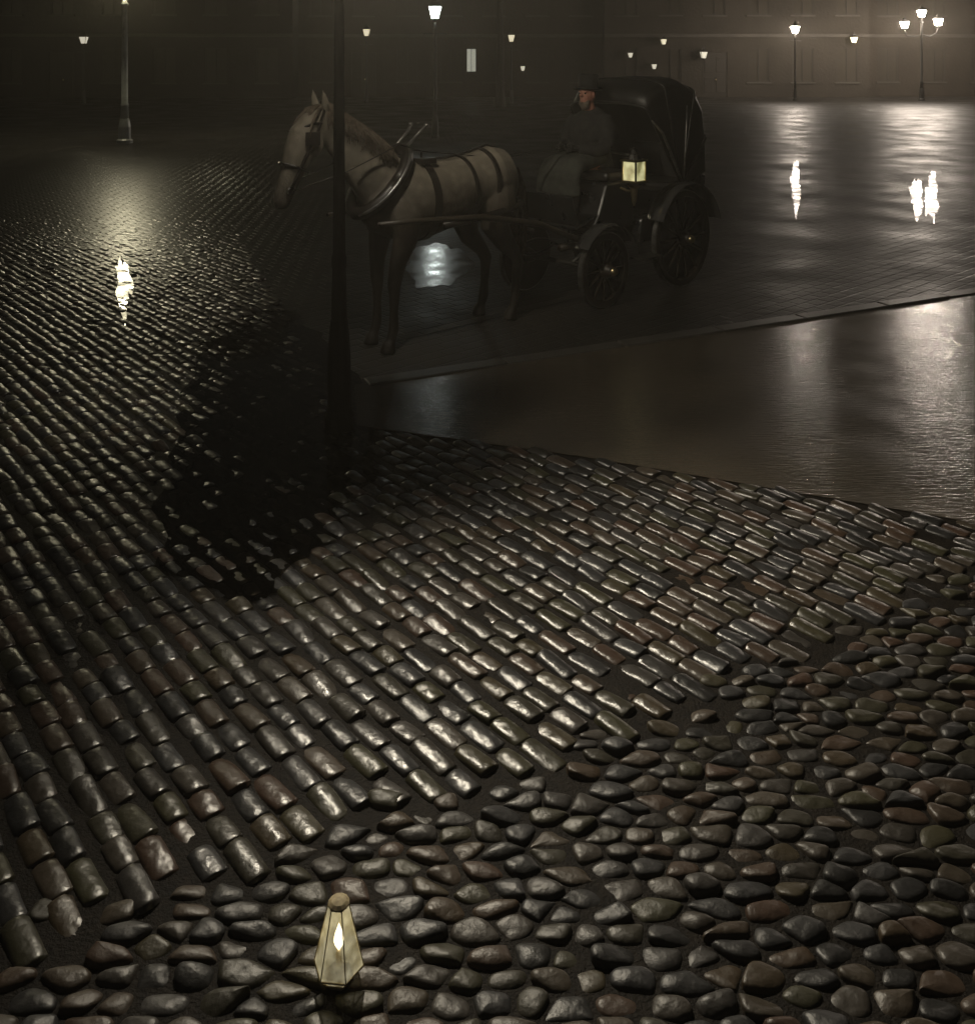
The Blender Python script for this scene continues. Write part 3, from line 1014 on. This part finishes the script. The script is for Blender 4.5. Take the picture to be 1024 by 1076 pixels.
for i in range(46):
    a, r = rg.uniform(0, 2 * PI), rg.uniform(0, .05)
    y, xx = r * math.cos(a), r * math.sin(a)
    tl.tube([(-0.84, y * .5, 1.36), (-0.93 + xx * .5, y * .8, 1.33), (-0.99 + xx, y * 1.3, 1.15), (-1.0 + xx * 1.4, y * 1.7, .9), (-0.98 + xx * 1.4, y * 1.7, .68 + rg.gauss(0, .06)), (-0.965 + xx, y, .52 + rg.gauss(0, .08))],
            [.014, .016, .02, .02, .014, .003], 6)
tl.build('tail', M['hair'], horse, smooth=True)
for sy in (-1, 1):
    MB().ball((1.415, sy * .092, 1.735), .021, 10).build('eye', M['coach'], horse, smooth=True)
# harness
def strap_loop(x0, x1, w, a0=0, a1=360, out=.014, n=40):
    """strap round the trunk, from x0 at the back to x1 at the belly"""
    mb = MB()
    L0, L1 = [], []
    for i in range(n + 1):
        a = R(a0 + (a1 - a0) * i / n)
        x = (x0 + x1) / 2 + (x0 - x1) / 2 * math.sin(a)
        zc, ry, rz = trunk_at(x)
        for lst, dx in ((L0, -w / 2), (L1, w / 2)):
            lst.append([(x + dx, (ry + o) * math.cos(a), zc + (rz + o) * math.sin(a)) for o in (.0, out)])
    for i in range(n):
        for q in ((L0[i][1], L0[i + 1][1], L1[i + 1][1], L1[i][1]), (L0[i][0], L0[i + 1][0], L0[i + 1][1], L0[i][1]), (L1[i][0], L1[i + 1][0], L1[i + 1][1], L1[i][1])):
            mb.quad(*q)
    return mb
strap_loop(0.27, 0.27, .07).build('girth_strap', M['harness'], horse)
MB().box((0.27, 0, 1.50), (.16, .34, .05)).tube([(0.27, .06, 1.5), (0.27, .07, 1.57)], .012, 6).tube([(0.27, -.06, 1.5), (0.27, -.07, 1.57)], .012, 6).build('back_pad', M['harness'], horse, bevel=.015)
strap_loop(-0.45, -0.45, .045, -20, 200).build('hip_strap', M['harness'], horse)
strap_loop(-0.18, -0.18, .035, -20, 200).build('loin_strap', M['harness'], horse)
br = MB()
pts = []
for i in range(25):
    a = R(-180 + 180 * i / 24)
    pts.append((-0.62 + .30 * math.sin(a) * 1.0, .315 * math.cos(a) * (1 if abs(math.sin(a)) < .99 else 1), 1.02))
pts = [(0.25, -.32, .98), (-0.2, -.31, 1.0), (-0.6, -.295, 1.03), (-0.8, -.22, 1.05), (-0.90, 0, 1.06), (-0.8, .22, 1.05), (-0.6, .295, 1.03), (-0.2, .31, 1.0), (0.25, .32, .98)]
br.tube(pts, [(.012, .03)] * len(pts), 8)
br.build('breeching', M['harness'], horse, smooth=True)
tp = MB().tube([(-0.84, 0, 1.42), (-0.7, 0, 1.535), (-0.55, 0, 1.575), (-0.33, 0, 1.525), (-0.05, 0, 1.495), (0.22, 0, 1.495)], [(.022, .010)] * 6, 8)
tp.build('back_strap', M['harness'], horse, smooth=True)
# collar with tall pointed hames
cn = Vector((0.66, 0, 1.36))
ax = Vector((0.72, 0, 0.69)).normalized()
upv = Vector((-0.69, 0, 0.72)).normalized()
cl = MB()
ring = []
for k in range(28):
    a = 2 * PI * k / 28
    c, s = math.cos(a), math.sin(a)
    ring.append(cn + Vector((0, 1, 0)) * (.21 * c) + upv * (.335 * s))
ring2 = ring + [ring[0]]
cl.tube(ring2, .052, 10)
cl.build('collar', M['harness'], horse, smooth=True)
for sy in (-1, 1):
    hm = MB()
    q = []
    for k in range(13):
        a = R(-75 + 150 * k / 12)
        q.append(cn + Vector((0, sy * (.265 * math.cos(a)), 0)) + upv * (.365 * math.sin(a)) + ax * .02)
    q.append(cn + Vector((0, sy * .075, 0)) + upv * .52)
    q.append(cn + Vector((0, sy * .10, 0)) + upv * .60)
    hm.tube(q, [.014] * 13 + [.014, .011], 8).ball(q[-1], .02, 8)
    hm.build('hame', M['tyre'], horse, smooth=True)
bd = MB()
for sy in (-1, 1):
    bd.tube([(1.245, sy * .07, 1.96), (1.33, sy * .105, 1.80), (1.44, sy * .096, 1.60), (1.54, sy * .072, 1.39)], [(.006, .014)] * 4, 6)
    bd.tube([(1.29, sy * .100, 1.86), (1.37, sy * .098, 1.86), (1.43, sy * .05, 1.83), (1.445, 0, 1.82)], .011, 6)
    bd.tube([(1.40, sy * .085, 1.50), (1.52, sy * .085, 1.55), (1.575, sy * .04, 1.57), (1.59, 0, 1.575)], .011, 6)
    bd.box((1.39, sy * .128, 1.75), (.11, .012, .10), Matrix.Rotation(sy * -.25, 3, 'Z'))
    bd.lathe([(.028, -.006), (.034, 0), (.028, .006)], 10, (1.55, sy * .078, 1.37), 'Y')
bd.build('bridle', M['harness'], horse)

# ------------------------------------------------------------------ the cab
CF = Vector((0.74, 9.30, -0.02))
cab = thing('horse_cab', 'black two-axle horse cab with raised leather hood and a lit side lamp', 'carriage', CF, HEAD)
def make_wheel(r, nsp):
    wb = MB()
    wb.lathe([(r - .075, -.028), (r - .014, -.030), (r - .014, .030), (r - .075, .028), (r - .075, -.028)], 40, axis='Y')
    for k in range(nsp):
        a = 2 * PI * k / nsp
        wb.tube([(.05 * math.cos(a), .0, .05 * math.sin(a)), ((r - .07) * math.cos(a), 0, (r - .07) * math.sin(a))], [.020, .015], 6)
    w = wb.build('wheel', M['wood'], cab)
    MB().lathe([(r - .016, -.026), (r, -.024), (r, .024), (r - .016, .026), (r - .016, -.026)], 40, axis='Y').build('tyre', M['tyre'], w)
    MB().lathe([(.03, -.12), (.055, -.10), (.075, -.05), (.08, 0), (.075, .05), (.052, .09), (.05, .11)], 16, axis='Y').build('hub', M['wood'], w, smooth=True)
    MB().lathe([(.005, .15), (.03, .145), (.042, .12), (.044, .10), (.02, .10)], 14, axis='Y').build('hub_cap', M['brass'], w, smooth=True)
    return w
wf = make_wheel(.36, 12)
wf.location = (0, .5, .36)
wr = make_wheel(.50, 14)
wr.location = (-1.25, .53, .50)
for w in (wf, wr):
    c = copy_tree(w, cab)
    c.location = (w.location.x, -w.location.y, w.location.z)
    c.rotation_euler = (0, 0, PI)
MB().tube([(0, -.5, .36), (0, .5, .36)], .028, 10).build('axle', M['iron'], cab, smooth=True)
MB().tube([(-1.25, -.53, .50), (-1.25, .53, .50)], .03, 10).build('axle', M['iron'], cab, smooth=True)
def spring(x, y, z, hl):
    s = MB()
    for sg in (-1, 1):
        s.tube([(x - hl, y, z), (x - hl * .5, y, z + sg * .055), (x, y, z + sg * .075), (x + hl * .5, y, z + sg * .055), (x + hl, y, z)], [(.025, .008), (.025, .012), (.025, .016), (.025, .012), (.025, .008)], 8)
    s.build('spring', M['iron'], cab, smooth=True)
for y in (-.36, .36):
    spring(0, y, .46, .30)
    spring(-1.25, y, .60, .36)
MB().tube([(0.05, 0, .50), (-.4, 0, .50), (-.8, 0, .52), (-1.25, 0, .56)], .035, 8).build('perch', M['wood'], cab, smooth=True)
# passenger tub
tub = [(-0.62, .52), (-1.0, .50), (-1.18, .62), (-1.62, .66), (-1.78, .80), (-1.84, 1.10), (-1.72, 1.12), (-1.66, .98), (-1.28, .94), (-1.10, .98), (-0.98, .80), (-0.66, .76)]
MB().prism(tub, -.46, .46).build('body', M['coach'], cab, bevel=.03)
MB().box((-1.42, 0, .99), (.46, .84, .14)).build('seat_cushion', M['leather'], cab, bevel=.05)
MB().box((-1.70, 0, 1.22), (.12, .84, .40), Matrix.Rotation(-.18, 3, 'Y')).build('backrest', M['leather'], cab, bevel=.045)
# driver's box with footboard
MB().prism([(-.62, .70), (-.10, .66), (.02, .74), (-.06, .86), (-.18, 1.14), (-.60, 1.16)], -.40, .40).build('driver_box', M['coach'], cab, bevel=.025)
MB().box((-.40, 0, 1.20), (.42, .78, .09)).build('box_cushion', M['leather'], cab, bevel=.035)
MB().box((.10, 0, .80), (.34, .76, .03), Matrix.Rotation(.25, 3, 'Y')).box((.28, 0, .93), (.025, .76, .28), Matrix.Rotation(.30, 3, 'Y')).build('footboard', M['coach'], cab, bevel=.01)
MB().tube([(-.60, -.38, 1.2), (-.64, -.37, 1.38), (-.64, 0, 1.40), (-.64, .37, 1.38), (-.60, .38, 1.2)], .012, 8).build('seat_rail', M['tyre'], cab, smooth=True)
# hood: bows that fan out from a hinge on each side, leather stretched over them
HX, HZ = -1.28, 1.02
BOWS = [(-0.66, 1.90), (-0.76, 2.05), (-0.98, 2.14), (-1.30, 2.16), (-1.56, 2.07), (-1.74, 1.86), (-1.80, 1.55), (-1.82, 1.15)]
HYW = .50
def bow_pts(tx, tz, n=22, yw=HYW, off=0.0):
    pts = []
    for i in range(n + 1):
        f = i / n
        s = -1 if f < .5 else 1
        g_ = min(f, 1 - f) * 2                      # 0 at the hinge, 1 at the crown
        if g_ < .55:
            q = g_ / .55
            pts.append((HX + (tx - HX) * q * .90, s * (yw + off) * (1 - 0.02 * q), HZ + (tz - HZ) * q * .90))
        else:
            q = (g_ - .55) / .45
            a = q * PI / 2
            k = .90 + .10 * math.sin(a) ** .8
            pts.append((HX + (tx - HX) * k, s * (yw + off) * .98 * (math.cos(a) ** .62 if q < 1 else 0), HZ + (tz - HZ) * k))
    return pts
hd = MB()
grid = [[hd.bm.verts.new(p) for p in bow_pts(*bw)] for bw in BOWS]
for a_, b_ in zip(grid, grid[1:]):
    for i in range(len(a_) - 1):
        f4 = [a_[i], a_[i + 1], b_[i + 1], b_[i]]
        try:
            hd.bm.faces.new(f4)
        except ValueError:
            pass
bmesh.ops.remove_doubles(hd.bm, verts=hd.bm.verts, dist=.0005)
hood = hd.build('hood', M['leather'], cab, smooth=True)
so = hood.modifiers.new('thick', 'SOLIDIFY')
so.thickness = .014
for k in (0, 2, 4, 6):
    tx, tz = BOWS[k]
    full = bow_pts(tx, tz, 22, HYW, .012)
    MB().tube(full[12:] if False else full, [(.011, .016)] * len(full), 8).build('hood_bow', M['leather'], hood, smooth=True)
for sy in (-1, 1):
    MB().tube([(-0.74, sy * .525, 1.73), (-0.90, sy * .535, 1.60), (-1.02, sy * .54, 1.42), (-1.16, sy * .535, 1.22), (-1.28, sy * .53, 1.04)], [.010, .014, .015, .013, .012], 8).ball((-1.28, sy * .53, 1.03), .026, 8).build('hood_iron', M['tyre'], hood, smooth=True)
    MB().tube([(-1.36, sy * .525, 1.86), (-1.33, sy * .535, 1.6), (-1.31, sy * .535, 1.36), (-1.29, sy * .53, 1.08)], [.007, .009, .009, .009], 8).build('hood_iron', M['tyre'], hood, smooth=True)
# mudguards over the rear and front wheels
def mudguard(cx, y, cz, r, a0, a1, w):
    mb = MB()
    n = 18
    prev = None
    for i in range(n + 1):
        a = R(a0 + (a1 - a0) * i / n)
        row = []
        for rr in (r, r + .010):
            for yy in (-w / 2, 0, w / 2):
                row.append(mb.bm.verts.new((cx + (rr + (.018 if yy == 0 else 0)) * math.cos(a), y + yy, cz + (rr + (.018 if yy == 0 else 0)) * math.sin(a))))
        if prev:
            for p, q in ((0, 1), (1, 2), (3, 4), (4, 5)):
                mb.bm.faces.new((prev[p], prev[q], row[q], row[p]))
            mb.bm.faces.new((prev[0], prev[3], row[3], row[0]))
            mb.bm.faces.new((prev[2], prev[5], row[5], row[2]))
        prev = row
    return mb.build('mudguard', M['fender'], cab, smooth=True)
M['fender'] = mat('varnished_mudguard', (0.05, 0.05, 0.05), 0.18, noise=(5, (0.03, 0.03, 0.03)))
for sy in (-1, 1):
    mudguard(-1.25, sy * .56, .50, .56, 25, 165, .20)
    mudguard(0, sy * .52, .36, .42, 35, 150, .16)
    MB().box((-.62, sy * .54, .40), (.30, .17, .02)).tube([(-.62, sy * .46, .41), (-.62, sy * .44, .62)], .012, 6).build('step', M['iron'], cab)
    MB().tube([(0.05, sy * .36, .62), (.35, sy * .38, .70), (.8, sy * .39, .88), (1.5, sy * .385, 1.02), (2.2, sy * .365, 1.07), (2.55, sy * .33, 1.08)], [.03, .03, .028, .026, .022, .018], 8).build('shaft', M['wood'], cab, smooth=True)
def cab_lamp(sy):
    x, y, z = -.39, sy * .56, 1.265
    f = MB()
    for dx in (-1, 1):
        for dy in (-1, 1):
            f.box((x + dx * .078, y + dy * .078, z), (.014, .014, .19))
    f.box((x, y, z - .102), (.18, .18, .02)).box((x, y, z + .102), (.19, .19, .02))
    f.lathe([(.07, z - .14), (.04, z - .17), (.025, z - .30), (.01, z - .34)], 10, (x, y, 0))
    f.tube([(x, y, z - .2), (x, y - sy * .08, z - .2), (x, y - sy * .16, z - .18)], .012, 6)
    lp = f.build('lamp', M['brass'], cab)
    for nx, ny in ((1, 0), (0, sy)):
        MB().box((x + nx * .076, y + ny * .076, z), (.006 if nx else .135, .006 if ny else .135, .178)).build('lamp_glass', M['glow_cab'], lp)
    MB().lathe([(.075, z + .113), (.05, z + .16), (.03, z + .165), (.03, z + .20), (.04, z + .205), (.01, z + .225)], 10, (x, y, 0)).build('lamp_chimney', M['iron'], lp)
    MB().ball((x + .064, y + sy * .035, z - .01), (.005, .03, .05), 8).ball((x + .0, y, z - .01), (.022, .022, .04), 10).build('flame', M['flame'], lp)
cab_lamp(1)

# ------------------------------------------------------------------ the coachman
bdir = Vector((0.7071, 0.7071, 0))
man = thing('person', 'red-faced coachman in a dark caped greatcoat and hat sitting on the cab box', 'person', CF + bdir * .42 + Vector((0, 0, 1.245)), HEAD)
pb = MB()
pb.tube([(0, 0, .06), (.01, 0, .20), (.0, 0, .40), (-.01, 0, .52), (.01, 0, .585), (.035, 0, .66)], [(.17, .13), (.155, .115), (.185, .12), (.13, .09), (.062, .062), (.055, .055)], 14)
pb.ball((.045, 0, .745), (.092, .075, .118), 16)                               # skull
pb.ball((.07, 0, .69), (.066, .058, .07), 12)                                  # jaw
pb.tube([(.128, 0, .765), (.152, 0, .735), (.148, 0, .722)], [.010, .019, .014], 8)   # nose
pb.ball((.118, 0, .690), (.022, .028, .009), 8)                                # lips
for sy in (-1, 1):
    pb.ball((.118, sy * .031, .772), (.018, .024, .010), 8)                    # brow
    pb.ball((.040, sy * .078, .738), (.018, .012, .032), 8)                    # ear
    pb.tube([(0, sy * .185, .50), (.04, sy * .235, .36), (.07, sy * .25, .24)], [.062, .055, .047], 10)          # upper arm
    pb.tube([(.07, sy * .25, .24), (.20, sy * .19, .20), (.33, sy * .10, .22)], [.047, .042, .030], 10)          # forearm
    pb.tube([(.02, sy * .10, .07), (.22, sy * .13, .09), (.42, sy * .14, .07)], [.092, .082, .064], 12)          # thigh
    pb.tube([(.42, sy * .14, .07), (.45, sy * .14, -.12), (.44, sy * .14, -.34)], [.064, .058, .042], 12)        # shin
    pb.tube([(.41, sy * .14, -.375), (.52, sy * .15, -.385), (.61, sy * .155, -.395)], [.045, .045, .032], 10)   # shoe
flesh(pb, 'body', M['skin'], man, 0.0062, 3)
for sy in (-1, 1):
    gv = MB()
    gv.tube([(.315, sy * .112, .218), (.37, sy * .087, .224)], [.034, .030], 10)
    gv.ball((.375, sy * .085, .225), (.048, .022, .042), 10)                                                     # palm
    for k, (l, dz) in enumerate(((.030, .032), (.036, .011), (.033, -.010), (.026, -.029))):
        z = .225 + dz
        gv.tube([(.41, sy * .083, z), (.41 + l, sy * .070, z - .004), (.405 + l, sy * .045, z - .006), (.40 + l * .4, sy * .038, z - .004)], [.0095, .009, .0085, .007], 7)
    gv.tube([(.355, sy * .075, .255), (.385, sy * .055, .272), (.415, sy * .045, .262)], [.012, .010, .008], 7)  # thumb
    flesh(gv, 'glove', M['leather'], man, 0.0045, 2)
ct = MB()
ct.tube([(-.02, 0, .02), (0, 0, .20), (-.01, 0, .40), (-.015, 0, .535), (.005, 0, .60)], [(.235, .185), (.215, .165), (.245, .165), (.19, .12), (.085, .085)], 18)
for sy in (-1, 1):
    ct.tube([(-.01, sy * .17, .51), (.035, sy * .25, .37), (.07, sy * .27, .23)], [.085, .082, .072], 12)
    ct.tube([(.07, sy * .27, .23), (.20, sy * .20, .195), (.32, sy * .105, .215)], [.072, .064, .052], 12)
    ct.tube([(.42, sy * .14, .07), (.46, sy * .14, -.12), (.445, sy * .14, -.33)], [.08, .074, .062], 12)
    ct.tube([(.41, sy * .14, -.36), (.50, sy * .15, -.380), (.62, sy * .155, -.39)], [.058, .054, .040], 12)
ct.tube([(-.03, 0, .30), (-.02, 0, .42), (-.01, 0, .54)], [(.30, .20), (.28, .185), (.19, .125)], 18)
flesh(ct, 'greatcoat', M['cloth'], man, 0.012, 6)
lr = MB()                                                                       # lap rug over the knees
lr.tube([(.02, 0, .115), (.22, 0, .10), (.42, 0, .065), (.50, 0, -.05), (.50, 0, -.22)], [(.24, .10), (.255, .115), (.26, .11), (.27, .09), (.28, .08)], 18)
flesh(lr, 'lap_rug', M['apron'], man, 0.016, 8)
for sy in (-1, 1):
    MB().ball((.119, sy * .031, .756), .012, 8).build('eye', M['pane'], man, smooth=True)
ht = MB().lathe([(.088, .0), (.135, -.012), (.15, -.002), (.148, .006), (.10, .012), (.094, .02), (.098, .10), (.102, .135), (.085, .148), (.02, .150)], 22)
hat = ht.build('hat', M['felt'], man, smooth=True)
hat.location = (.038, 0, .80)
hat.rotation_euler = (0, R(-4), 0)
be = MB()
for i in range(60):
    y = rg.uniform(-.06, .06)
    z0 = .665 - abs(y) * -.35
    be.tube([(.125 - abs(y) * .6, y, z0), (.145 - abs(y) * .7, y, z0 - .035), (.135 - abs(y) * .7, y * .8, z0 - .085)], [.008, .008, .002], 5)
be.build('beard', M['hair'], man, smooth=True)

# reins from the coachman's hands to the bit
def w_of(root_loc, p):
    c, s = math.cos(HEAD), math.sin(HEAD)
    return Vector((root_loc[0] + p[0] * c - p[1] * s, root_loc[1] + p[0] * s + p[1] * c, root_loc[2] + p[2]))
rn_ = MB()
for sy in (-1, 1):
    h0 = w_of(man.location, (.42, sy * .055, .222))
    h1 = w_of(horse.location, (0.27, sy * .085, 1.575))
    h2 = w_of(horse.location, (0.62, sy * .20, 1.66))
    h3 = w_of(horse.location, (1.55, sy * .10, 1.37))
    mid = (h0 + h1) / 2 - Vector((0, 0, .07))
    rn_.tube([h0, mid, h1, h2, (h2 + h3) / 2 - Vector((0, 0, .03)), h3], [(.009, .004)] * 6, 6)
tag(rn_.build('reins', M['harness'], None, smooth=True), 'thin leather reins running from the coachman to the horse', 'reins')

# ------------------------------------------------------------------ lantern added in place of the street lamp's reflection
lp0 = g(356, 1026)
lamp_reflection_s = 0.96
lamp_reflection = thing('lantern', 'small glowing lantern added in place of a street lamp reflection on the wet cobbles at the bottom', 'lantern', (lp0.x, lp0.y, 0.0), R(24))
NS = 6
MB().lathe([(.030, -.012), (.036, -.004), (.040, .003), (.040, .007)], NS, phase=PI / 6).build('base', M['added_tin'], lamp_reflection)
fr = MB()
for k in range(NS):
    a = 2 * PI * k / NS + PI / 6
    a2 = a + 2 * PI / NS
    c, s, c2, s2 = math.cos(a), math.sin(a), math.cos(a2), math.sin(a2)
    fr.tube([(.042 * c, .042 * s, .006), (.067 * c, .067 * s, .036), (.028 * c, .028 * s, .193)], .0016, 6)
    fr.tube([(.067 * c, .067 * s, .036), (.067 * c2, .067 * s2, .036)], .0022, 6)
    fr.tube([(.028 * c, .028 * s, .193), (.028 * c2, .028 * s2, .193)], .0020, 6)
fr.build('added_frame', M['added_tin'], lamp_reflection)
MB().tube([(0, 0, .006), (0, 0, .07)], .008, 8).build('added_wick_holder', M['added_tin'], lamp_reflection, smooth=True)
MB().lathe([(.041, .007), (.065, .037), (.027, .192)], NS, phase=PI / 6).build('glass', M['lantern_glass'], lamp_reflection)  # glass of the added lantern
MB().lathe([(.003, .072), (.010, .084), (.014, .096), (.011, .112), (.006, .126), (.001, .140)], 12).build('flame', M['flame'], lamp_reflection, smooth=True)  # flame of the added lantern
MB().lathe([(.029, .194), (.028, .197), (.020, .203), (.006, .206)], NS * 2).build('cap', M['added_tin'], lamp_reflection)
lamp_reflection.scale = (lamp_reflection_s,) * 3
# ------------------------------------------------------------------ night air
if HAZE_D > 0:
    hz = MB().box((0, 40, 8.5), (110, 90, 19.2))
    hm = bpy.data.materials.new('night_haze')
    hm.use_nodes = True
    t = hm.node_tree
    t.nodes.remove(t.nodes['Principled BSDF'])
    pv = t.nodes.new('ShaderNodeVolumePrincipled')
    pv.inputs['Color'].default_value = (0.72, 0.68, 0.60, 1)
    pv.inputs['Density'].default_value = HAZE_D
    pv.inputs['Anisotropy'].default_value = 0.3
    t.links.new(pv.outputs[0], t.nodes['Material Output'].inputs['Volume'])
    tag(hz.build('haze', hm), kind='stuff')
